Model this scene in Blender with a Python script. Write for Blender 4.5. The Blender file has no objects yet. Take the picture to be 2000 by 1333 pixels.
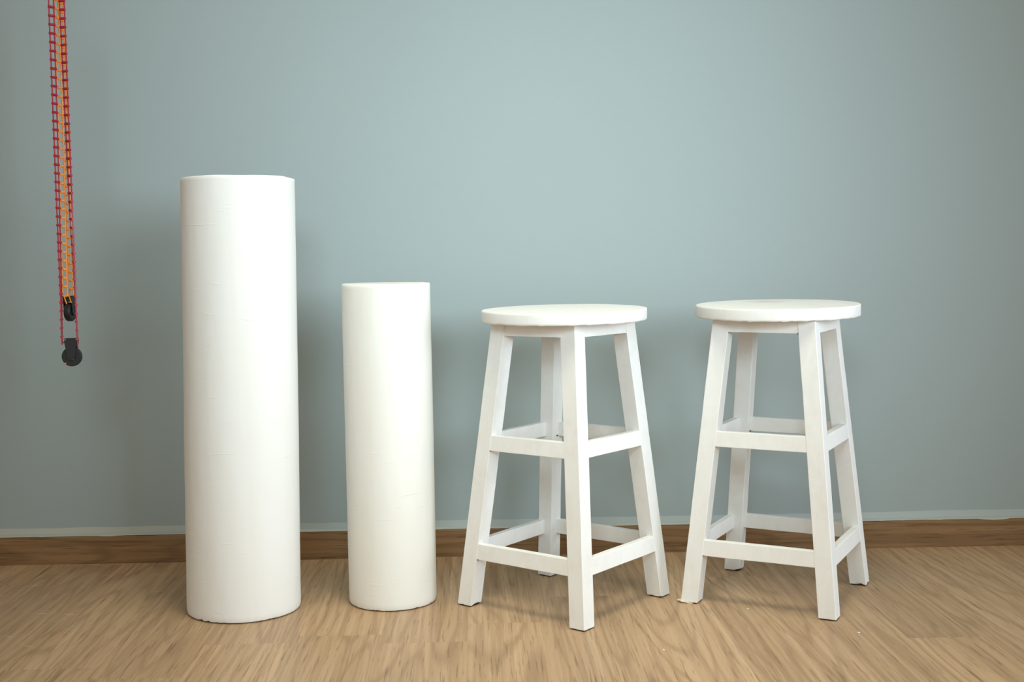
import bpy, bmesh, math, random
from mathutils import Vector, Matrix, noise

S = bpy.context.scene
C = S.collection

# ------------------------------------------------------------------ camera
cam_d = bpy.data.cameras.new('camera')
cam_d.sensor_width = 36.0
cam_d.lens = 2408.99 / 2000 * 36.0
cam_d.clip_start = 0.02
cam = bpy.data.objects.new('camera', cam_d)
C.objects.link(cam)
r_ = Vector((0.99949521, -0.02894967, -0.01308592))
u_ = Vector((0.01512089, 0.07122958, 0.99734533))
w_ = Vector((0.02794071, 0.99703975, -0.07163137))
cam.matrix_world = Matrix(((r_.x, u_.x, -w_.x, 0.0),
                           (r_.y, u_.y, -w_.y, 0.0),
                           (r_.z, u_.z, -w_.z, 0.68122952),
                           (0, 0, 0, 1)))
S.camera = cam

YW = 2.746          # wall plane
BB_H, BB_T = 0.0637, 0.011

# ------------------------------------------------------------------ light
world = bpy.data.worlds.new('World')
S.world = world
world.use_nodes = True
bg = world.node_tree.nodes['Background']
bg.inputs['Color'].default_value = (1.0, 0.86, 0.68, 1)
bg.inputs['Strength'].default_value = 0.44


def area_light(name, loc, target, sx, sy, power, color, spread=math.pi):
    d = bpy.data.lights.new(name, 'AREA')
    d.shape = 'RECTANGLE'
    d.size, d.size_y = sx, sy
    d.energy = power
    d.color = color
    d.spread = spread
    o = bpy.data.objects.new(name, d)
    C.objects.link(o)
    o.location = loc
    o.rotation_euler = (Vector(target) - Vector(loc)).to_track_quat('-Z', 'Y').to_euler()
    return o


# unseen key light, assumed from the shadows, to the right of the photographer
area_light('assumed_key_light', (1.5, -0.2, 1.4), (-0.02, YW, 1.05), 1.3, 1.3, 6.5, (0.75, 0.925, 1.0), math.radians(46))
# unseen fill added low on the right to brighten the right-facing stool sides
area_light('side_fill_light', (2.6, 1.0, 0.8), (-0.1, 2.5, 0.30), 1.0, 1.0, 4.0, (0.74, 0.87, 1.0), math.radians(58))
# smaller unseen light, assumed almost straight behind the photographer
area_light('assumed_front_light', (-0.25, -0.7, 1.75), (0.2, YW, 0.9), 0.65, 0.65, 3.9, (0.69, 0.92, 1.0), math.radians(56))
# unseen overhead fill, added to brighten the foreground floor
area_light('floor_fill_light', (0.2, 1.5, 2.5), (0.15, 1.88, 0.0), 0.8, 0.8, 6.6, (0.99, 1.0, 0.84), math.radians(68))

S.view_settings.view_transform = 'Standard'
S.view_settings.look = 'None'
S.view_settings.gamma = 1.0
S.view_settings.exposure = 0.0
S.view_settings.use_curve_mapping = False


# ------------------------------------------------------------------ node helpers
class N:
    def __init__(self, name):
        self.m = bpy.data.materials.new(name)
        self.m.use_nodes = True
        self.t = self.m.node_tree
        self.b = self.t.nodes['Principled BSDF']

    def n(self, kind, **kw):
        o = self.t.nodes.new(kind)
        for k, v in kw.items():
            setattr(o, k, v)
        return o

    def l(self, a, b):
        self.t.links.new(a, b)

    def obj(self):
        return self.n('ShaderNodeTexCoord').outputs['Object']

    def mapping(self, src, scale=(1, 1, 1), loc=(0, 0, 0)):
        m = self.n('ShaderNodeMapping')
        m.inputs['Scale'].default_value = scale
        m.inputs['Location'].default_value = loc
        self.l(src, m.inputs['Vector'])
        return m.outputs[0]

    def noise(self, vec, scale, detail=4, rough=0.55, dist=0.0):
        o = self.n('ShaderNodeTexNoise')
        o.inputs['Scale'].default_value = scale
        o.inputs['Detail'].default_value = detail
        o.inputs['Roughness'].default_value = rough
        o.inputs['Distortion'].default_value = dist
        self.l(vec, o.inputs['Vector'])
        return o.outputs['Fac']

    def math(self, op, a, b=None, clamp=False):
        o = self.n('ShaderNodeMath', operation=op, use_clamp=clamp)
        for i, v in enumerate((a, b)):
            if v is None:
                continue
            if isinstance(v, (int, float)):
                o.inputs[i].default_value = v
            else:
                self.l(v, o.inputs[i])
        return o.outputs[0]

    def ramp(self, fac, stops):
        o = self.n('ShaderNodeValToRGB')
        e = o.color_ramp.elements
        while len(e) < len(stops):
            e.new(0.5)
        for i, (p, c) in enumerate(stops):
            e[i].position = p
            e[i].color = c if len(c) == 4 else (*c, 1)
        self.l(fac, o.inputs['Fac'])
        return o.outputs['Color']

    def mix(self, fac, a, b, mode='MIX'):
        o = self.n('ShaderNodeMix', data_type='RGBA', blend_type=mode)
        for i, v in ((0, fac), (6, a), (7, b)):
            if isinstance(v, (int, float)):
                o.inputs[i].default_value = v
            elif isinstance(v, tuple):
                o.inputs[i].default_value = v if len(v) == 4 else (*v, 1)
            else:
                self.l(v, o.inputs[i])
        return o.outputs[2]

    def bump(self, h, strength, dist):
        o = self.n('ShaderNodeBump')
        o.inputs['Strength'].default_value = strength
        o.inputs['Distance'].default_value = dist
        self.l(h, o.inputs['Height'])
        self.l(o.outputs[0], self.b.inputs['Normal'])

    def col(self, c):
        if isinstance(c, tuple):
            self.b.inputs['Base Color'].default_value = (*c, 1)
        else:
            self.l(c, self.b.inputs['Base Color'])

    def rough(self, v):
        self.b.inputs['Roughness'].default_value = v


def sep(k, src):
    s = k.n('ShaderNodeSeparateXYZ')
    k.l(src, s.inputs[0])
    return s.outputs


# --- wall paint: dusty blue-green, a paler strip left just above the baseboard
def mat_wall():
    k = N('wall_paint')
    p = k.obj()
    big = k.noise(p, 1.3, 3, 0.5)
    fine = k.noise(k.mapping(p, (1, 1, 1.6)), 60, 4, 0.6)
    base = k.ramp(big, [(0.3, (0.318, 0.370, 0.370)), (0.7, (0.332, 0.384, 0.382))])
    base = k.mix(0.05, base, k.ramp(fine, [(0.3, (0.28, 0.33, 0.33)), (0.7, (0.37, 0.43, 0.42))]))
    x, y, z = sep(k, p)
    edge = k.math('ADD', z, k.math('MULTIPLY', k.math('SUBTRACT', k.noise(p, 9, 3), 0.5), 0.006))
    strip = k.math('SUBTRACT', 1.0, k.math('MULTIPLY', k.math('SUBTRACT', edge, BB_H + 0.0165), 600, True), True)
    left = k.math('MULTIPLY', k.math('ADD', x, 0.35), -2.0, True)
    strip_col = k.mix(left, (0.44, 0.485, 0.47), (0.50, 0.50, 0.44))
    k.col(k.mix(k.math('MULTIPLY', strip, 0.8), base, strip_col))
    k.rough(0.75)
    k.b.inputs['Specular IOR Level'].default_value = 0.25
    k.bump(fine, 0.12, 0.001)
    return k.m


# --- wood: grain runs along local axis 0 (x) or 1 (y)
def wood(name, axis, tones, attr=None, shift_tone=0.12, rough=0.42, spec=0.4, marks=False):
    k = N(name)
    p = k.obj()
    if attr:
        a = k.n('ShaderNodeAttribute', attribute_name=attr)
        off = k.n('ShaderNodeVectorMath', operation='MULTIPLY_ADD')
        comb = k.n('ShaderNodeCombineXYZ')
        for i in range(3):
            k.l(a.outputs['Fac'], comb.inputs[i])
        k.l(comb.outputs[0], off.inputs[0])
        off.inputs[1].default_value = (13.7, 29.3, 5.1)
        k.l(p, off.inputs[2])
        q = off.outputs[0]
        tone = a.outputs['Fac']
    else:
        q, tone = p, 0.5
    def st(along, across):
        return (along, across, across) if axis == 0 else (across, along, across)
    # slow cathedral figure: contour lines of a long stretched field
    field = k.noise(k.mapping(q, st(0.55, 6.0)), 1.0, 2, 0.40, 0.15)
    rings = k.math('SINE', k.math('MULTIPLY', field, 120))
    rings = k.math('ADD', k.math('MULTIPLY', rings, 0.5), 0.5)
    rings = k.math('POWER', rings, 5.0)
    streak = k.noise(k.mapping(q, st(1.3, 95)), 1.0, 8, 0.68, 0.10)
    pores = k.noise(k.mapping(q, st(9, 300)), 1.0, 3, 0.6)
    broad = k.noise(k.mapping(q, st(0.8, 9)), 1.0, 3, 0.5)
    broad = k.noise(k.mapping(q, st(0.8, 9)), 1.0, 3, 0.5)
    c = k.ramp(streak, [(0.24, tones[0]), (0.5, tones[1]), (0.78, tones[2])])
    c = k.mix(k.math('MULTIPLY', k.math('MULTIPLY', rings, broad), 0.95), c, tones[0])
    c = k.mix(0.55, c, k.ramp(broad, [(0.3, (0.80, 0.77, 0.74)), (0.7, (1.12, 1.12, 1.12))]), 'MULTIPLY')
    c = k.mix(0.7, c, k.ramp(pores, [(0.34, (0.50, 0.44, 0.38)), (0.43, (1, 1, 1))]), 'MULTIPLY')
    if attr:
        t = k.ramp(tone, [(0.0, (1 - shift_tone,) * 3), (1.0, (1 + shift_tone * 0.5,) * 3)])
        c = k.mix(1.0, c, t, 'MULTIPLY')
    if marks:
        # dried plaster smears and scuffs near the cylinders
        x, y, z = sep(k, p)
        sm = k.noise(k.mapping(p, (16, 42, 1), (3, 1, 0)), 1.0, 6, 0.7, 0.9)
        sm = k.math('MULTIPLY', k.math('SUBTRACT', sm, 0.635), 12, True)
        area = k.math('MULTIPLY', k.math('SUBTRACT', -0.12, x), 3.0, True)
        near = k.math('MULTIPLY', k.math('SUBTRACT', y, 2.05), 6.0, True)
        f = k.math('MULTIPLY', k.math('MULTIPLY', sm, area), k.math('MULTIPLY', near, 0.55))
        c = k.mix(f, c, (0.72, 0.68, 0.62))
    k.col(c)
    k.rough(rough)
    k.b.inputs['Specular IOR Level'].default_value = spec
    k.bump(k.math('ADD', streak, pores), 0.12, 0.0006)
    return k.m


# --- brushed white paint on wood (grain and brush strokes along local Z)
def mat_white_wood(name, seedloc=(0, 0, 0), wear=0.35, knot=None):
    k = N(name)
    p = k.mapping(k.obj(), (1, 1, 1), seedloc)
    g = k.noise(k.mapping(p, (34, 34, 15)), 1.0, 5, 0.6, 1.2)
    blot = k.noise(p, 22, 5, 0.65, 0.4)
    spots = k.noise(p, 75, 3, 0.6)
    c = k.ramp(g, [(0.3, (0.80, 0.785, 0.76)), (0.6, (0.83, 0.82, 0.80))])
    c = k.mix(k.math('MULTIPLY', k.math('SUBTRACT', blot, 0.50), 2.6 * wear, True), c, (0.66, 0.60, 0.53))
    c = k.mix(k.math('MULTIPLY', k.math('SUBTRACT', spots, 0.70), 3.0 * wear, True), c, (0.45, 0.38, 0.32))
    if knot:
        d = k.n('ShaderNodeVectorMath', operation='DISTANCE')
        k.l(k.obj(), d.inputs[0])
        d.inputs[1].default_value = knot
        f = k.math('SUBTRACT', 1.0, k.math('MULTIPLY', d.outputs['Value'], 19.0), True)
        f = k.math('MULTIPLY', k.math('MULTIPLY', f, k.noise(p, 60, 4, 0.6, 0.5)), 1.1, True)
        c = k.mix(f, c, (0.62, 0.48, 0.42))
    k.col(c)
    k.rough(0.55)
    k.b.inputs['Specular IOR Level'].default_value = 0.3
    k.bump(k.math('ADD', g, k.math('MULTIPLY', blot, 0.8)), 0.35, 0.0012)
    return k.m


def mat_plaster(name, tint, loc):
    k = N(name)
    p = k.mapping(k.obj(), (1, 1, 1), loc)
    lay = k.noise(k.mapping(p, (5, 5, 38)), 1.0, 5, 0.62, 0.6)
    blot = k.noise(p, 7, 4, 0.5)
    vert = k.noise(k.mapping(p, (26, 26, 0.7)), 1.0, 3, 0.5)
    c = k.mix(blot, tint, tuple(v * s for v, s in zip(tint, (0.985, 0.97, 0.94))))
    c = k.mix(k.math('MULTIPLY', k.math('SUBTRACT', vert, 0.58), 1.6, True), c,
              tuple(v * s for v, s in zip(tint, (0.95, 0.91, 0.84))))
    # short raised paper wrinkles
    wr = k.noise(k.mapping(p, (11, 11, 85)), 1.0, 2, 0.5, 1.3)
    wr = k.math('MULTIPLY', k.math('SUBTRACT', wr, 0.66), 9, True)
    k.col(c)
    k.rough(0.6)
    k.b.inputs['Specular IOR Level'].default_value = 0.25
    k.bump(k.math('ADD', k.math('MULTIPLY', lay, 0.35), k.math('MULTIPLY', wr, 0.8)), 0.30, 0.0012)
    return k.m


def mat_plain(name, c, rough=0.4, spec=0.5, bump=0.0, sss=0.0):
    k = N(name)
    p = k.obj()
    n = k.noise(p, 180, 3)
    k.col(k.mix(n, tuple(v * 0.93 for v in c), tuple(min(1, v * 1.06) for v in c)))
    k.rough(rough)
    k.b.inputs['Specular IOR Level'].default_value = spec
    if bump:
        k.bump(n, bump, 0.0005)
    return k.m


M_wall = mat_wall()
M_floor = wood('floor_laminate', 1, [(0.30, 0.185, 0.100), (0.46, 0.305, 0.175), (0.58, 0.405, 0.255)],
               attr='plank_tone', rough=0.45, spec=0.4, marks=True)
M_base = wood('baseboard_wood', 0, [(0.150, 0.082, 0.036), (0.250, 0.142, 0.064), (0.330, 0.195, 0.095)],
              rough=0.5, spec=0.3)
M_ceiling = mat_plain('ceiling_paint', (0.8, 0.8, 0.78), 0.8)
M_stool = [mat_white_wood('white_brushed_paint', (0, 0, 0), 0.42),
           mat_white_wood('white_brushed_paint_cleaner', (4.2, 1.7, 3.3), 0.30)]
M_seat = [mat_white_wood('white_seat_paint', (2, 7, 1), 0.12), mat_white_wood('white_seat_paint_worn', (8, 3, 1), 0.2, (-0.044, 0.079, 0.574))]
M_cyl = [mat_plaster('white_plaster', (0.845, 0.845, 0.835), (0, 0, 0)),
         mat_plaster('ivory_plaster', (0.845, 0.838, 0.80), (5, 2, 9))]
M_gap = mat_plain('dark_gap', (0.10, 0.07, 0.045), 0.9)
M_red = mat_plain('red_plastic', (0.37, 0.012, 0.035), 0.35)
M_orange = mat_plain('orange_plastic', (0.86, 0.30, 0.035), 0.35)
M_black = mat_plain('black_rubber', (0.012, 0.013, 0.014), 0.5)
M_bracket = mat_plain('black_painted_metal', (0.016, 0.017, 0.018), 0.42)
M_rivet = mat_plain('pale_brass', (0.55, 0.50, 0.36), 0.4)
M_tape = mat_plain('cream_tape', (0.70, 0.62, 0.45), 0.7)
M_crumb = mat_plain('plaster_crumb_white', (0.80, 0.78, 0.72), 0.8)
M_putty = mat_plain('pale_putty', (0.40, 0.42, 0.38), 0.8)


# ------------------------------------------------------------------ mesh helpers
def link(name, bm, mats, parent=None, smooth=False, loc=None):
    me = bpy.data.meshes.new(name)
    bmesh.ops.recalc_face_normals(bm, faces=bm.faces[:])
    bm.to_mesh(me)
    bm.free()
    for m in (mats if isinstance(mats, (list, tuple)) else [mats]):
        me.materials.append(m)
    if smooth:
        for p in me.polygons:
            p.use_smooth = True
    o = bpy.data.objects.new(name, me)
    C.objects.link(o)
    if parent:
        o.parent = parent
    if loc:
        o.location = loc
    return o


def empty(name, loc, rz=0.0):
    o = bpy.data.objects.new(name, None)
    o.empty_display_size = 0.05
    C.objects.link(o)
    o.location = loc
    o.rotation_euler = (0, 0, rz)
    return o


def tag(o, label, cat, group=None):
    o['label'] = label
    o['category'] = cat
    if group:
        o['group'] = group
    return o


def hexa(bm, b4, t4):
    """solid from 4 bottom and 4 top points in matching order"""
    vb = [bm.verts.new(p) for p in b4]
    vt = [bm.verts.new(p) for p in t4]
    bm.faces.new(vb[::-1])
    bm.faces.new(vt)
    for i in range(4):
        j = (i + 1) % 4
        bm.faces.new((vb[i], vb[j], vt[j], vt[i]))


def box(bm, x0, x1, y0, y1, z0, z1):
    hexa(bm, [(x0, y0, z0), (x1, y0, z0), (x1, y1, z0), (x0, y1, z0)],
         [(x0, y0, z1), (x1, y0, z1), (x1, y1, z1), (x0, y1, z1)])


def bevel(bm, w, seg=2):
    bmesh.ops.recalc_face_normals(bm, faces=bm.faces[:])
    ed = [e for e in bm.edges if len(e.link_faces) == 2 and e.calc_face_angle(0) > 0.5]
    bmesh.ops.bevel(bm, geom=ed, offset=w, segments=seg, profile=0.5, affect='EDGES', clamp_overlap=True)


def structure(name, bm, mat):
    o = link(name, bm, mat)
    o['kind'] = 'structure'
    return o


# ------------------------------------------------------------------ room
# floor: laminate planks, each a face carrying its own tone
random.seed(11)
bm = bmesh.new()
ton = bm.faces.layers.float.new('plank_tone_f')
PW = 0.154
X0 = 0.744
ends = {5 + 15: None}
tones = []
for i in range(-22, 22):
    xa = X0 + i * PW
    # known joints of this floor, otherwise random ones; planks are 1.2 m long
    y_joint = {0: 2.09, -7: 2.175, -5: 2.23, -3: 1.66, -2: 2.52, 1: 1.83}.get(i, random.uniform(0.6, 1.8))
    y = y_joint - 1.215 * 4
    while y < YW:
        y2 = min(y + 1.215, YW + 0.02)
        if y2 > -1.6:
            ya = max(y, -1.6)
            f = bm.faces.new([bm.verts.new(c) for c in ((xa, ya, 0), (xa + PW, ya, 0), (xa + PW, y2, 0), (xa, y2, 0))])
            t = random.uniform(0.25, 0.9)
            if i == 0 and y > 2.0:
                t = 0.0
            elif i == 0:
                t = 0.85
            if i == -7 and y > 2.1:
                t = 0.8
            elif i == -7:
                t = 0.35
            tones.append(t)
        y = y2 if y2 < YW else 99
    # (plank rows simply follow one another)
me = bpy.data.meshes.new('floor')
bm.to_mesh(me)
bm.free()
at_ = me.attributes.new('plank_tone', 'FLOAT', 'FACE')
for i, t in enumerate(tones):
    at_.data[i].value = t
me.materials.append(M_floor)
fo = bpy.data.objects.new('floor', me)
C.objects.link(fo)
fo['kind'] = 'structure'

bm = bmesh.new()
box(bm, -3.2, 3.2, YW, YW + 0.12, 0.0, 2.9)
structure('wall_back', bm, M_wall)

# baseboard with a slightly eased top edge
bm = bmesh.new()
prof = [(0, 0), (-BB_T, 0), (-BB_T, BB_H - 0.003), (-BB_T + 0.002, BB_H), (0, BB_H)]
va = [bm.verts.new((-3.2, YW + py, pz)) for py, pz in prof]
vb = [bm.verts.new((3.2, YW + py, pz)) for py, pz in prof]
for i in range(5):
    j = (i + 1) % 5
    bm.faces.new((va[i], va[j], vb[j], vb[i]))
bm.faces.new(va)
bm.faces.new(vb[::-1])
structure('baseboard_back', bm, M_base)

# ragged bead of filler and paint along the baseboard's top edge
random.seed(5)
bm = bmesh.new()
n = 640
top, bot, back = [], [], []
for i in range(n + 1):
    x = -1.6 + 3.2 * i / n
    k_ = noise.noise(Vector((x * 14, 0, 0))) * 0.0012 + noise.noise(Vector((x * 60, 3, 0))) * 0.0008
    lap = max(0.0, noise.noise(Vector((x * 9 + 4, 9, 0))) - 0.25) * 0.008
    drop = 0.0002 + max(0, k_) + lap
    bot.append(bm.verts.new((x, YW - BB_T - 0.0004, BB_H - drop)))
    top.append(bm.verts.new((x, YW - BB_T + 0.0012, BB_H + 0.0007)))
    back.append(bm.verts.new((x, YW - 0.0005, BB_H + 0.003 + k_ * 0.4)))
for i in range(n):
    bm.faces.new((bot[i], bot[i + 1], top[i + 1], top[i]))
    bm.faces.new((top[i], top[i + 1], back[i + 1], back[i]))
structure('trim_1', bm, M_putty)


# ------------------------------------------------------------------ plaster cylinders
def cylinder(name, loc, r_bot, r_top, h, lean, mat, seed, cut=None):
    """slightly uneven hand-wrapped cylinder with a chipped foot"""
    NS, rings = 160, [0.0, 0.0015, 0.006, 0.014]
    rings += [0.014 + (h - 0.022) * (i / 44) for i in range(1, 45)] + [h - 0.003, h - 0.0006]
    bm = bmesh.new()
    rows = []
    for zi, z in enumerate(rings):
        row = []
        for a in range(NS):
            th = 2 * math.pi * a / NS
            c, s = math.cos(th), math.sin(th)
            r = r_bot + (r_top - r_bot) * z / h
            r += 0.0009 * noise.noise(Vector((c * 1.3, s * 1.3, z * 3 + seed)))
            r += 0.0003 * noise.noise(Vector((c * 6, s * 6, z * 20 + seed)))
            zz = z
            if z < 0.010:
                chip = max(0, noise.noise(Vector((c * 14, s * 14, seed * 2))) - 0.10)
                zz = z + (0.0016 + chip * 0.006) * (1 - z / 0.010) + (0.0006 if zi == 0 else 0)
                r -= 0.0012 * (1 - z / 0.010) * (1 if zi < 2 else 0.3)
            if zi == len(rings) - 1:
                r -= 0.0016
            if cut:
                # one side of the rim was sawn a little low
                cx = c * r - cut[0]
                if cx > 0:
                    zz = min(zz, h - cx * cut[1])
            zz += 0 if z < h * 0.9 else 0.0010 * noise.noise(Vector((c * 2, s * 2, seed + 7)))
            row.append(bm.verts.new((c * r + lean[0] * z, s * r + lean[1] * z, zz)))
        rows.append(row)
    for i in range(len(rows) - 1):
        for a in range(NS):
            b = (a + 1) % NS
            f = bm.faces.new((rows[i][a], rows[i][b], rows[i + 1][b], rows[i + 1][a]))
            f.smooth = True
    f = bm.faces.new(rows[-1])
    f = bm.faces.new(rows[0][::-1])
    o = link(name, bm, [mat, M_gap], loc=loc)
    # inset disc, its dark colour stands in for the shaded gap underneath
    bm = bmesh.new()
    bmesh.ops.create_cone(bm, cap_ends=True, segments=64, radius1=r_bot - 0.006, radius2=r_bot - 0.006, depth=0.012)
    bmesh.ops.translate(bm, verts=bm.verts[:], vec=(0, 0, 0.006))
    b = link('base_gap_disc', bm, M_gap, o)
    b['label'] = 'dark disc standing in for the shaded gap under the chipped foot'
    return o


c1 = cylinder('display_cylinder', (-0.4598, 2.3646, 0), 0.1083, 0.1063, 0.829, (0.0126, 0.0058), M_cyl[0], 3.0,
              cut=(0.088, 0.16))
tag(c1, 'tall wide white plaster-wrapped cylinder standing on end on the wood floor', 'cylinder')
c2 = cylinder('display_cylinder', (-0.1743, 2.40, 0), 0.0860, 0.0857, 0.6255, (-0.0028, 0.0002), M_cyl[1], 8.0)
tag(c2, 'short narrow ivory-white plaster cylinder between the tall cylinder and a stool', 'cylinder')

# ------------------------------------------------------------------ stools
LEGS = [(1, -1), (-1, -1), (1, 1), (-1, 1)]       # F, L, R, B
A_, B_, W_ = 0.0986, 0.1495, 0.033
HT = 0.5449
ZL, HL, ZU, HU, ZA = 0.1236, 0.0302, 0.3331, 0.0294, 0.5235
TR = 0.014


def stool(pos, rot, d, label, mats, seatmat, seed):
    root = empty('wooden_stool', (pos[0], pos[1], 0), rot)
    tag(root, label, 'stool', None)

    def corner(i, z, du=0.0, dv=0.0):
        sx, sy = LEGS[i]
        bx, by = B_ * sx + d[4 * i], B_ * sy + d[4 * i + 1]
        tx, ty = A_ * sx + d[4 * i + 2], A_ * sy + d[4 * i + 3]
        t = z / HT
        return Vector((bx + (tx - bx) * t - sx * du, by + (ty - by) * t - sy * dv, z))

    seat_z, sx_, sy_, tx_, ty_, r_off, th_ = d[16], d[17], d[18], d[19], d[20], d[24], d[25]
    H = 0.5714 + seat_z
    R = 0.16 + r_off

    def under(p):          # height of the seat's underside above a point
        return H - th_ + (p.x - 0) * 0 + 0.0

    c, s = math.cos(rot), math.sin(rot)
    # tilt gradients were measured in world axes; bring them into local ones
    gx, gy = tx_ * c + ty_ * s, -tx_ * s + ty_ * c
    ox, oy = sx_ * c + sy_ * s, -sx_ * s + sy_ * c

    def plane(x, y):
        return (x - ox) * gx + (y - oy) * gy

    # legs
    random.seed(seed)
    for i in range(4):
        bm = bmesh.new()
        quad = ((0, 0), (W_, 0), (W_, W_), (0, W_))
        zs = [0.0022, 0.010] + [0.010 + (HT - 0.012) * k / 12 for k in range(1, 12)]
        rows = []
        ztop = 0.553
        for z in zs + [ztop]:
            row = []
            for q, (du, dv) in enumerate(quad):
                p = corner(i, z, du, dv)
                if z == ztop:
                    p.z = H - th_ + plane(p.x, p.y) + 0.004
                jit = 0.0005
                p += Vector((noise.noise(Vector((z * 18, q * 3.1, seed + i))) * jit,
                             noise.noise(Vector((z * 18, q * 3.1 + 9, seed + i))) * jit, 0))
                row.append(bm.verts.new(p))
            rows.append(row)
        for a in range(len(rows) - 1):
            for q in range(4):
                r2 = (q + 1) % 4
                bm.faces.new((rows[a][q], rows[a][r2], rows[a + 1][r2], rows[a + 1][q]))
        bm.faces.new(rows[0][::-1])
        bm.faces.new(rows[-1])
        bmesh.ops.recalc_face_normals(bm, faces=bm.faces[:])
        vert_e = [e for e in bm.edges if len(e.link_faces) == 2 and e.calc_face_angle(0) > 0.7]
        bmesh.ops.bevel(bm, geom=vert_e, offset=0.0011, segments=2, profile=0.5, affect='EDGES')
        # chipped foot
        bmesh.ops.subdivide_edges(bm, edges=[e for e in bm.edges if all(v.co.z < 0.004 for v in e.verts)
                                             and e.calc_length() > 0.01], cuts=7, use_grid_fill=False)
        for v in bm.verts:
            if v.co.z < 0.0035:
                k_ = max(0, noise.noise(v.co * 90 + Vector((seed, i * 3, 0))) - 0.05)
                v.co.z += k_ * 0.006
        leg_o = link('leg', bm, mats, root)
        bm = bmesh.new()
        a4 = [corner(i, 0.0, du, dv) for du, dv in ((0.003, 0.003), (W_ - 0.003, 0.003), (W_ - 0.003, W_ - 0.003), (0.003, W_ - 0.003))]
        hexa(bm, [(p.x, p.y, 0.0) for p in a4], [(p.x, p.y, 0.0040) for p in a4])
        slab = link('foot_gap_slab', bm, M_black, leg_o)  # black slab added to paint the dark gap below each foot
        slab['label'] = 'thin black pad standing in for the shaded gap under the foot'

    # rails: (leg a, leg b, inward direction axis)
    def rail(name, ia, ib, ztop_, h, axis, thick=TR, grow=0.0):
        # axis 'v': frame face at y = const (inward is y), 'u': x = const
        bm = bmesh.new()
        e = 0.6 * W_
        pts = {}
        inset = 0.0006
        for key, z in (('b', ztop_ - h), ('t', ztop_)):
            if axis == 'v':
                pts[key] = [corner(ia, z, e, inset), corner(ib, z, e, inset),
                            corner(ib, z, e, inset + thick), corner(ia, z, e, inset + thick)]
            else:
                pts[key] = [corner(ia, z, inset, e), corner(ib, z, inset, e),
                            corner(ib, z, inset + thick, e), corner(ia, z, inset + thick, e)]
        if grow:
            for p in pts['t']:
                p.z = H - th_ + plane(p.x, p.y) + 0.004
        hexa(bm, pts['b'], pts['t'])
        bevel(bm, 0.0010, 2)
        # long edges get a little hand-made waviness
        long_e = [ed for ed in bm.edges if ed.calc_length() > 0.08]
        bmesh.ops.subdivide_edges(bm, edges=long_e, cuts=10, use_grid_fill=True)
        for v in bm.verts:
            v.co.z += 0.0004 * noise.noise(v.co * 35 + Vector((0, seed, 0)))
        return link(name, bm, mats, root)

    for (ia, ib, ax) in ((1, 0, 'v'), (0, 2, 'u'), (3, 2, 'v'), (1, 3, 'u')):
        rail('rung', ia, ib, ZL + d[22], HL, ax)
        rail('rung', ia, ib, ZU + d[23], HU, ax)
        rail('apron', ia, ib, 0.551, 0.551 - (ZA + d[21]), ax, 0.016, 1)

    # seat
    NS = 144
    bm = bmesh.new()
    prof = [(0.0, 0.0), (R * 0.5, 0.0), (R - 0.004, 0.0), (R - 0.0014, 0.0), (R - 0.0003, 0.0012),
            (R, 0.0032), (R, th_ * 0.5), (R, th_ - 0.003), (R - 0.0003, th_ - 0.0010), (R - 0.0012, th_),
            (R - 0.004, th_), (R * 0.75, th_), (R * 0.45, th_), (R * 0.2, th_), (0.0, th_)]
    rows = []
    for pi, (pr, pz) in enumerate(prof):
        if pr == 0.0:
            z = H - th_ + pz + plane(ox, oy)
            rows.append([bm.verts.new((ox, oy, z))])
            continue
        row = []
        for a in range(NS):
            th = 2 * math.pi * a / NS
            ca, sa = math.cos(th), math.sin(th)
            rr = pr + (0.0011 * noise.noise(Vector((ca * 1.6, sa * 1.6, seed))) if pr > R * 0.9 else 0)
            x, y = ox + rr * ca, oy + rr * sa
            z = H - th_ + pz + plane(x, y)
            if pi in (3, 4):       # drips and chips along the lower edge
                z += 0.0016 * noise.noise(Vector((ca * 13, sa * 13, seed + 4))) - 0.0008
            if pi in (5, 6, 7):
                rr2 = 0.0003 * noise.noise(Vector((ca * 20, sa * 20, pz * 90 + seed)))
                x += rr2 * ca
                y += rr2 * sa
            if pz == th_:
                z += 0.0004 * noise.noise(Vector((x * 22, y * 22, seed)))
            row.append(bm.verts.new((x, y, z)))
        rows.append(row)
    for i in range(len(rows) - 1):
        r1, r2 = rows[i], rows[i + 1]
        for a in range(NS):
            b = (a + 1) % NS
            if len(r1) == 1:
                f = bm.faces.new((r1[0], r2[b], r2[a]))
            elif len(r2) == 1:
                f = bm.faces.new((r1[a], r1[b], r2[0]))
            else:
                f = bm.faces.new((r1[a], r1[b], r2[b], r2[a]))
            f.smooth = True
    link('seat', bm, seatmat, root)
    return root, corner


D1 = [0.0008, -0.0016, -0.0049, 0.0062, -0.0004, -0.0002, 0.0061, -0.0055, -0.0003, 0.0, 0.0016, 0.0035, -0.0054, 0.0013,
      0.0, 0.0, -0.0001, 0.0036, 0.0034, 0.007, 0.0135, -0.0, -0.0, -0.0001, -0.0004, 0.0208]
D2 = [0.0011, 0.0008, 0.0006, -0.0078, 0.0008, 0.0002, -0.0016, -0.0004, 0.0008, -0.002, -0.0001, -0.0082, 0.0016, 0.0036,
      0.0, 0.0, 0.0021, 0.0004, 0.0078, 0.0083, 0.0193, 0.0002, 0.0004, 0.0004, -0.001, 0.0221]
s1, cor1 = stool((0.1641, 2.3746), -0.6919, D1,
                 'white painted wooden stool beside the short cylinder, one leg pointing straight forward',
                 M_stool[0], M_seat[0], 2.0)
s2, cor2 = stool((0.5885, 2.3963), -0.5095, D2,
                 'white painted wooden stool farthest from the cylinders, tape peeling under its left foot',
                 M_stool[1], M_seat[1], 6.0)
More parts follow.
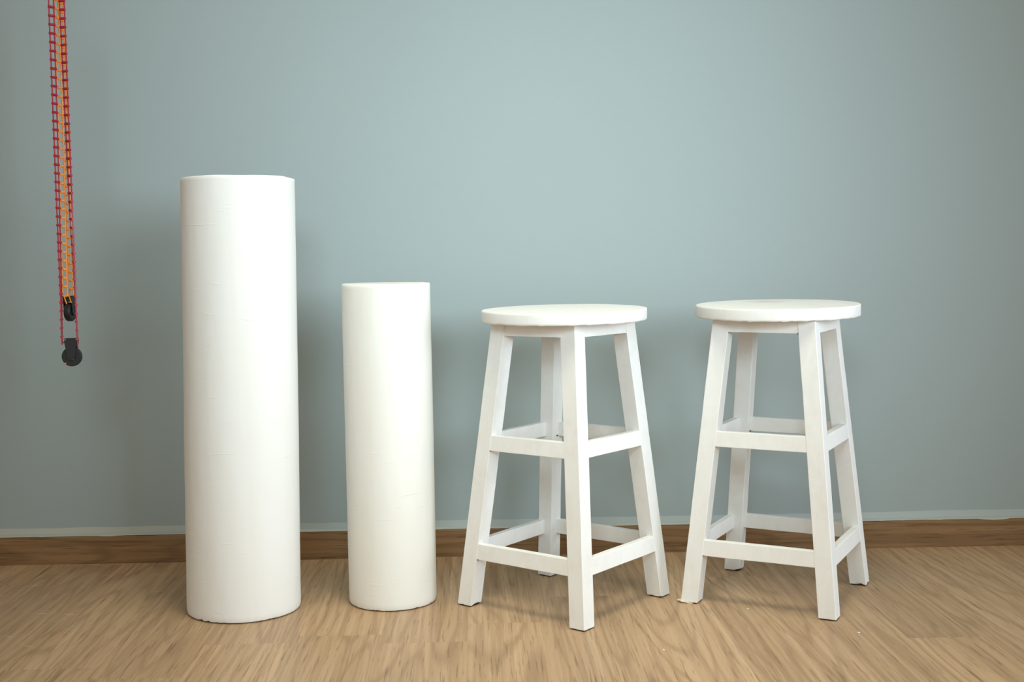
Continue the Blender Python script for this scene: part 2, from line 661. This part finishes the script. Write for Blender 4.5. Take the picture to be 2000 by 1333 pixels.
for s_ in (s1, s2):
    s_['group'] = 'white wooden stools'

# small dark gaps where rails meet legs
def gap(root, cor, i, z, du, dv, sz):
    bm = bmesh.new()
    bmesh.ops.create_icosphere(bm, subdivisions=2, radius=1.0)
    p = cor(i, z, du, dv)
    for v in bm.verts:
        v.co = Vector((p.x + v.co.x * sz[0], p.y + v.co.y * sz[1], z + v.co.z * sz[2]))
    g = link('joint_gap', bm, M_gap, root)
    g['label'] = 'small dark gap at the joint'

for (i, z, du, dv, sz) in ((1, 0.1236 - 0.0302, W_ + 0.001, 0.004, (0.0022, 0.003, 0.0018)),
                           (1, 0.3331 - 0.0294, W_ + 0.0005, 0.003, (0.0014, 0.003, 0.0014)),
                           (3, 0.3331 - 0.0290, 0.012, W_ + 0.0005, (0.0022, 0.0018, 0.0018)),
                           (3, 0.3331 - 0.0285, W_ + 0.001, 0.019, (0.0020, 0.002, 0.0018)),
                           (3, 0.1236 - 0.0290, 0.012, W_ + 0.0005, (0.0020, 0.0016, 0.0016)),
                           (2, 0.5235, 0.006, W_ + 0.002, (0.0030, 0.0034, 0.0014))):
    gap(s1, cor1, i, z, du, dv, sz)
for (i, z, du, dv, sz) in ((1, 0.5235, W_ + 0.002, 0.004, (0.0022, 0.003, 0.0016)),
                           (3, 0.3331 - 0.0285, W_ + 0.001, 0.019, (0.0020, 0.002, 0.0018)),
                           (1, 0.1236 - 0.0300, W_ + 0.0005, 0.003, (0.0016, 0.003, 0.0012)),
                           (0, 0.5235, W_ + 0.001, 0.002, (0.0008, 0.002, 0.0026))):
    gap(s2, cor2, i, z, du, dv, sz)

# strip of tape peeling from under the left foot of the second stool
foot = [o for o in s2.children if o.name.startswith('leg')][1]
bm = bmesh.new()
c0 = cor2(1, 0.0)
rowsT = []
for i in range(9):
    t = i / 8
    x = c0.x - 0.006 + 0.030 * t
    lift = 0.0045 * (1 - t) ** 2 + 0.0004
    wob = 0.0012 * math.sin(i * 1.9)
    rowsT.append([bm.verts.new((x - 0.001 * (i % 2), c0.y - 0.0030 + wob, lift)),
                  bm.verts.new((x, c0.y + 0.012, lift * 0.6 + 0.0003)),
                  bm.verts.new((x, c0.y + 0.012, lift * 0.6 + 0.0012)),
                  bm.verts.new((x - 0.001 * (i % 2), c0.y - 0.0030 + wob, lift + 0.0012))])
for i in range(8):
    for q in range(4):
        r2 = (q + 1) % 4
        bm.faces.new((rowsT[i][q], rowsT[i][r2], rowsT[i + 1][r2], rowsT[i + 1][q]))
bm.faces.new(rowsT[0])
bm.faces.new(rowsT[-1][::-1])
tp = link('peeling_tape', bm, M_tape, foot)
tp['label'] = 'cream strip of tape curling out from under the foot'


# ------------------------------------------------------------------ hanging plastic chains
def link_mesh(name, w, pitch, mat, rail_w=0.0015, bar_h=0.0036, ext=0.0, dd=0.0010, kn=0.0016):
    """one ladder link: two side rails, a hinge bar at its top, knuckles at the ends of the bar"""
    bm = bmesh.new()
    hw = w / 2
    for s in (-1, 1):
        xo, xi = s * hw, s * (hw - rail_w)
        box(bm, min(xo, xi), max(xo, xi), -dd, dd, -pitch + 0.0006, 0.0016)
    # hinge barrel (round)
    seg = 10
    ra = bar_h / 2
    va, vb = [], []
    for i in range(seg):
        t = 2 * math.pi * i / seg
        va.append(bm.verts.new((-hw - ext, kn * math.cos(t), ra * math.sin(t))))
        vb.append(bm.verts.new((hw + ext, kn * math.cos(t), ra * math.sin(t))))
    for i in range(seg):
        j = (i + 1) % seg
        bm.faces.new((va[i], va[j], vb[j], vb[i]))
    bm.faces.new(va[::-1])
    bm.faces.new(vb)
    # little hook tooth on the bar's face
    box(bm, -hw * 0.35, hw * 0.35, -0.0026, -0.0006, -0.0012, 0.0012)
    bevel(bm, 0.00025, 1)
    me = bpy.data.meshes.new(name)
    bmesh.ops.recalc_face_normals(bm, faces=bm.faces[:])
    bm.to_mesh(me)
    bm.free()
    me.materials.append(mat)
    return me


def interp(tab, z):
    tab = sorted(tab)
    if z <= tab[0][0]:
        return tab[0][1:]
    for a, b in zip(tab, tab[1:]):
        if z <= b[0]:
            t = (z - a[0]) / (b[0] - a[0])
            return tuple(p + (q - p) * t for p, q in zip(a[1:], b[1:]))
    a, b = tab[-2], tab[-1]
    return b[1:]


def strand(root, me, pitch, z_low, z_high, tab, y, root_z, sign=1):
    """tab rows: z, x, twist (radians about the vertical)"""
    z = z_low + pitch
    while z < z_high:
        x, tw = interp(tab, z)
        o = bpy.data.objects.new('chain_link', me)
        C.objects.link(o)
        o.parent = root
        o.location = (x - root.location.x, y - root.location.y, z - root_z)
        o.rotation_euler = (0, 0, sign * tw)
        z += pitch


WR = 0.0115
red_me = link_mesh('red_link', WR, 0.0158, M_red, 0.0021, 0.0052, 0.0003, 0.0010, 0.0027)
Z_TOP = 1.215
CX = -0.7632
red = empty('plastic_chain', (CX, 2.33, 0.52))
tag(red, 'long loop of red plastic ladder chain hanging in front of the wall, reaching lowest', 'chain')
VA = 0.32          # the chain hangs off to the side of the camera's axis
tw = lambda wpx, sg=1: VA + sg * math.acos(max(-1, min(1, wpx / WR)))
strand(red, red_me, 0.0160, 0.519, Z_TOP,
       [(z, x, tw(w)) for x, z, w in [(-0.7741, 1.1556, 0.0104), (-0.7747, 1.0395, 0.0088), (-0.7751, 0.9225, 0.0080),
                                      (-0.7758, 0.8095, 0.0064), (-0.7762, 0.7431, 0.0052), (-0.7765, 0.6861, 0.0040),
                                      (-0.7772, 0.6096, 0.0020), (-0.7788, 0.5252, 0.0008)]], 2.33, 0.52)
strand(red, red_me, 0.0160, 0.514, Z_TOP,
       [(z, x, tw(w, -1)) for x, z, w in [(-0.7547, 1.1554, 0.0099), (-0.7541, 1.0393, 0.0082), (-0.7535, 0.9223, 0.0070),
                                      (-0.7527, 0.8092, 0.0062), (-0.7523, 0.7523, 0.0046), (-0.7510, 0.6857, 0.0030),
                                      (-0.7503, 0.5901, 0.0010), (-0.7500, 0.5248, 0.0006)]], 2.33, 0.52)

for x0, x1, z in ((-0.7795, -0.7735, 0.5240), (-0.7535, -0.7480, 0.5215)):
    bm = bmesh.new()
    box(bm, x0 - CX, x1 - CX, -0.0012, 0.0012, z - 0.0012 - 0.52, z + 0.0012 - 0.52)
    bevel(bm, 0.0003, 1)
    link('end_pin', bm, M_red, red)

WO = 0.0108
or_me = link_mesh('orange_link', WO, 0.0158, M_orange, 0.0022, 0.0050, 0.0)
orange = empty('plastic_chain', (-0.7720, 2.352, 0.60))
tag(orange, 'orange plastic ladder chain loop hanging between the two red strands', 'chain')
two = lambda w, sg=1: VA + sg * math.acos(max(-1, min(1, w / WO)))
strand(orange, or_me, 0.0161, 0.612, Z_TOP,
       [(z, x, two(w)) for x, z, w in [(-0.7714, 1.1596, 0.0102), (-0.7723, 0.9245, 0.0104),
                                       (-0.7748, 0.7436, 0.0104), (-0.7766, 0.6109, 0.0100)]], 2.350, 0.60)
strand(orange, or_me, 0.0161, 0.607, Z_TOP,
       [(z, x, two(w, -1)) for x, z, w in [(-0.7666, 1.1612, 0.0099), (-0.7660, 1.0436, 0.0100), (-0.7667, 0.9253, 0.0103), (-0.7669, 0.8395, 0.0102), (-0.7664, 0.7436, 0.0100), (-0.7665, 0.6104, 0.0086)]],
       2.358, 0.60)
# the last link folds forward and hooks the caster
o = bpy.data.objects.new('chain_link', or_me)
C.objects.link(o)
o.parent = orange
o.location = (-0.7705 + 0.7720, 2.3400 - 2.352, 0.6110 - 0.60)
o.rotation_euler = (0.10, -0.28, 0.30)


# ------------------------------------------------------------------ casters
def disc(bm, r, y0, y1, cx=0, cz=0, seg=40, rx=None):
    rx = rx or r
    va = [bm.verts.new((cx + rx * math.cos(2 * math.pi * i / seg), y0, cz + r * math.sin(2 * math.pi * i / seg))) for i in range(seg)]
    vb = [bm.verts.new((cx + rx * math.cos(2 * math.pi * i / seg), y1, cz + r * math.sin(2 * math.pi * i / seg))) for i in range(seg)]
    for i in range(seg):
        j = (i + 1) % seg
        bm.faces.new((va[i], va[j], vb[j], vb[i]))
    bm.faces.new(va[::-1])
    bm.faces.new(vb)


def ring(bm, r_out, r_in, y0, y1, seg=48):
    """tyre with an open centre"""
    R = []
    for r, y in ((r_out - 0.0015, y0), (r_out, y0 + 0.002), (r_out, y1 - 0.002), (r_out - 0.0015, y1), (r_in, y1), (r_in, y0)):
        R.append([bm.verts.new((r * math.cos(2 * math.pi * i / seg), y, r * math.sin(2 * math.pi * i / seg))) for i in range(seg)])
    for k in range(6):
        a_, b_ = R[k], R[(k + 1) % 6]
        for i in range(seg):
            j = (i + 1) % seg
            bm.faces.new((a_[i], a_[j], b_[j], b_[i]))


def caster(loc, rz, label, r=0.0183, top=0.0345, ht=0.0118, hb=0.0088, width=0.016, rivets=True, neck=0.0):
    root = empty('caster_wheel', loc, rz)
    tag(root, label, 'caster wheel')
    bm = bmesh.new()
    ring(bm, r, 0.0072, -width / 2 + 0.003, width / 2 - 0.003)
    link('wheel', bm, M_black, root)
    bm = bmesh.new()
    disc(bm, 0.0052, -width / 2 + 0.002, width / 2 - 0.002, -0.0012, 0.0)
    # three spokes of the hub
    for kk in range(3):
        a = math.radians(100 + kk * 120)
        dx, dz = math.cos(a), math.sin(a)
        nx, nz = -dz * 0.0030, dx * 0.0030
        y0, y1 = -0.003, 0.003
        p, q = (dx * 0.003, dz * 0.003), (dx * 0.0078, dz * 0.0078)
        hexa(bm, [(p[0] - nx, y0, p[1] - nz), (p[0] + nx, y0, p[1] + nz), (q[0] + nx, y0, q[1] + nz), (q[0] - nx, y0, q[1] - nz)],
             [(p[0] - nx, y1, p[1] - nz), (p[0] + nx, y1, p[1] + nz), (q[0] + nx, y1, q[1] + nz), (q[0] - nx, y1, q[1] - nz)])
    link('hub', bm, M_black, root)
    # fork: two cheek plates joined by the top plate
    bm = bmesh.new()
    for s in (-1, 1):
        ya, yb = s * (width / 2), s * (width / 2 - 0.0014)
        outl = [(-ht, top), (ht, top), (ht - 0.0008, top - 0.010), (hb + 0.0005, top - 0.019), (hb - 0.0008, 0.004)]
        for i in range(9):
            a = -math.pi * i / 8
            outl.append(((hb - 0.001) * math.cos(a) - 0.0002, 0.0075 * math.sin(a) + 0.001))
        outl += [(-hb + 0.0008, 0.004), (-hb - 0.0005, top - 0.019), (-ht + 0.0008, top - 0.010)]
        a_ = [bm.verts.new((x, ya, z)) for x, z in outl]
        b_ = [bm.verts.new((x, yb, z)) for x, z in outl]
        bm.faces.new(a_)
        bm.faces.new(b_[::-1])
        for i in range(len(outl)):
            j = (i + 1) % len(outl)
            bm.faces.new((a_[i], a_[j], b_[j], b_[i]))
    box(bm, -ht, ht, -width / 2, width / 2, top - 0.0014, top)
    if neck:
        box(bm, -ht * 0.92, ht * 0.92, -width / 2 + 0.0015, width / 2 - 0.0015, top - neck, top - 0.001)
    link('fork', bm, M_bracket, root)
    if rivets:
        for sx in (-0.0100, 0.0112):
            bm = bmesh.new()
            disc(bm, 0.0010, -width / 2 - 0.0006, -width / 2 + 0.0004, sx * 0.95, top - 0.0022, 12)
            rv = link('rivet', bm, M_rivet, root)
            rv['label'] = 'tiny pale metal rivet'
    return root


cs1 = caster((-0.7625, 2.3345, 0.4968), 0.06, 'small black caster wheel seen side-on, hanging at the bottom of the red chain')
# orange fleck on the tyre
bm = bmesh.new()
bmesh.ops.create_icosphere(bm, subdivisions=2, radius=0.0022)
for v in bm.verts:
    v.co = Vector((v.co.x * 1.2 - 0.0120, v.co.y * 0.35 - 0.0052, v.co.z * 0.8 - 0.0128))
pf = link('paint_fleck', bm, mat_plain('orange_fleck', (0.62, 0.20, 0.10), 0.6), cs1)
pf['label'] = 'orange paint fleck on the tyre'
cs2 = caster((-0.7700, 2.3560, 0.5800), 1.48, 'small black caster wheel turned edge-on, hanging from the orange chain',
             r=0.0178, top=0.0305, width=0.0175, rivets=False, neck=0.011)

# ------------------------------------------------------------------ plaster crumbs on the floor
import_pts = [(0.668, 2.125, 0.0022, 'tiny white crumb of plaster lying on the bare floor right of both stools'),
              (0.31, 2.055, 0.0018, 'tiny white crumb of plaster lying on the floor in front of the stools'),
              (0.505, 2.285, 0.0016, 'tiny white crumb of plaster on the floor underneath a stool')]
for (cx_, cy_, rr_, lb_) in import_pts:
    bm = bmesh.new()
    bmesh.ops.create_icosphere(bm, subdivisions=2, radius=rr_)
    for v in bm.verts:
        v.co *= 1 + 0.45 * noise.noise(v.co * 900 + Vector((cx_ * 50, 0, 0)))
        v.co.z = max(v.co.z * 0.6, -rr_ * 0.35)
    zmin = min(v.co.z for v in bm.verts)
    o = link('plaster_crumb', bm, M_crumb, loc=(cx_, cy_, -zmin))
    tag(o, lb_, 'crumb')
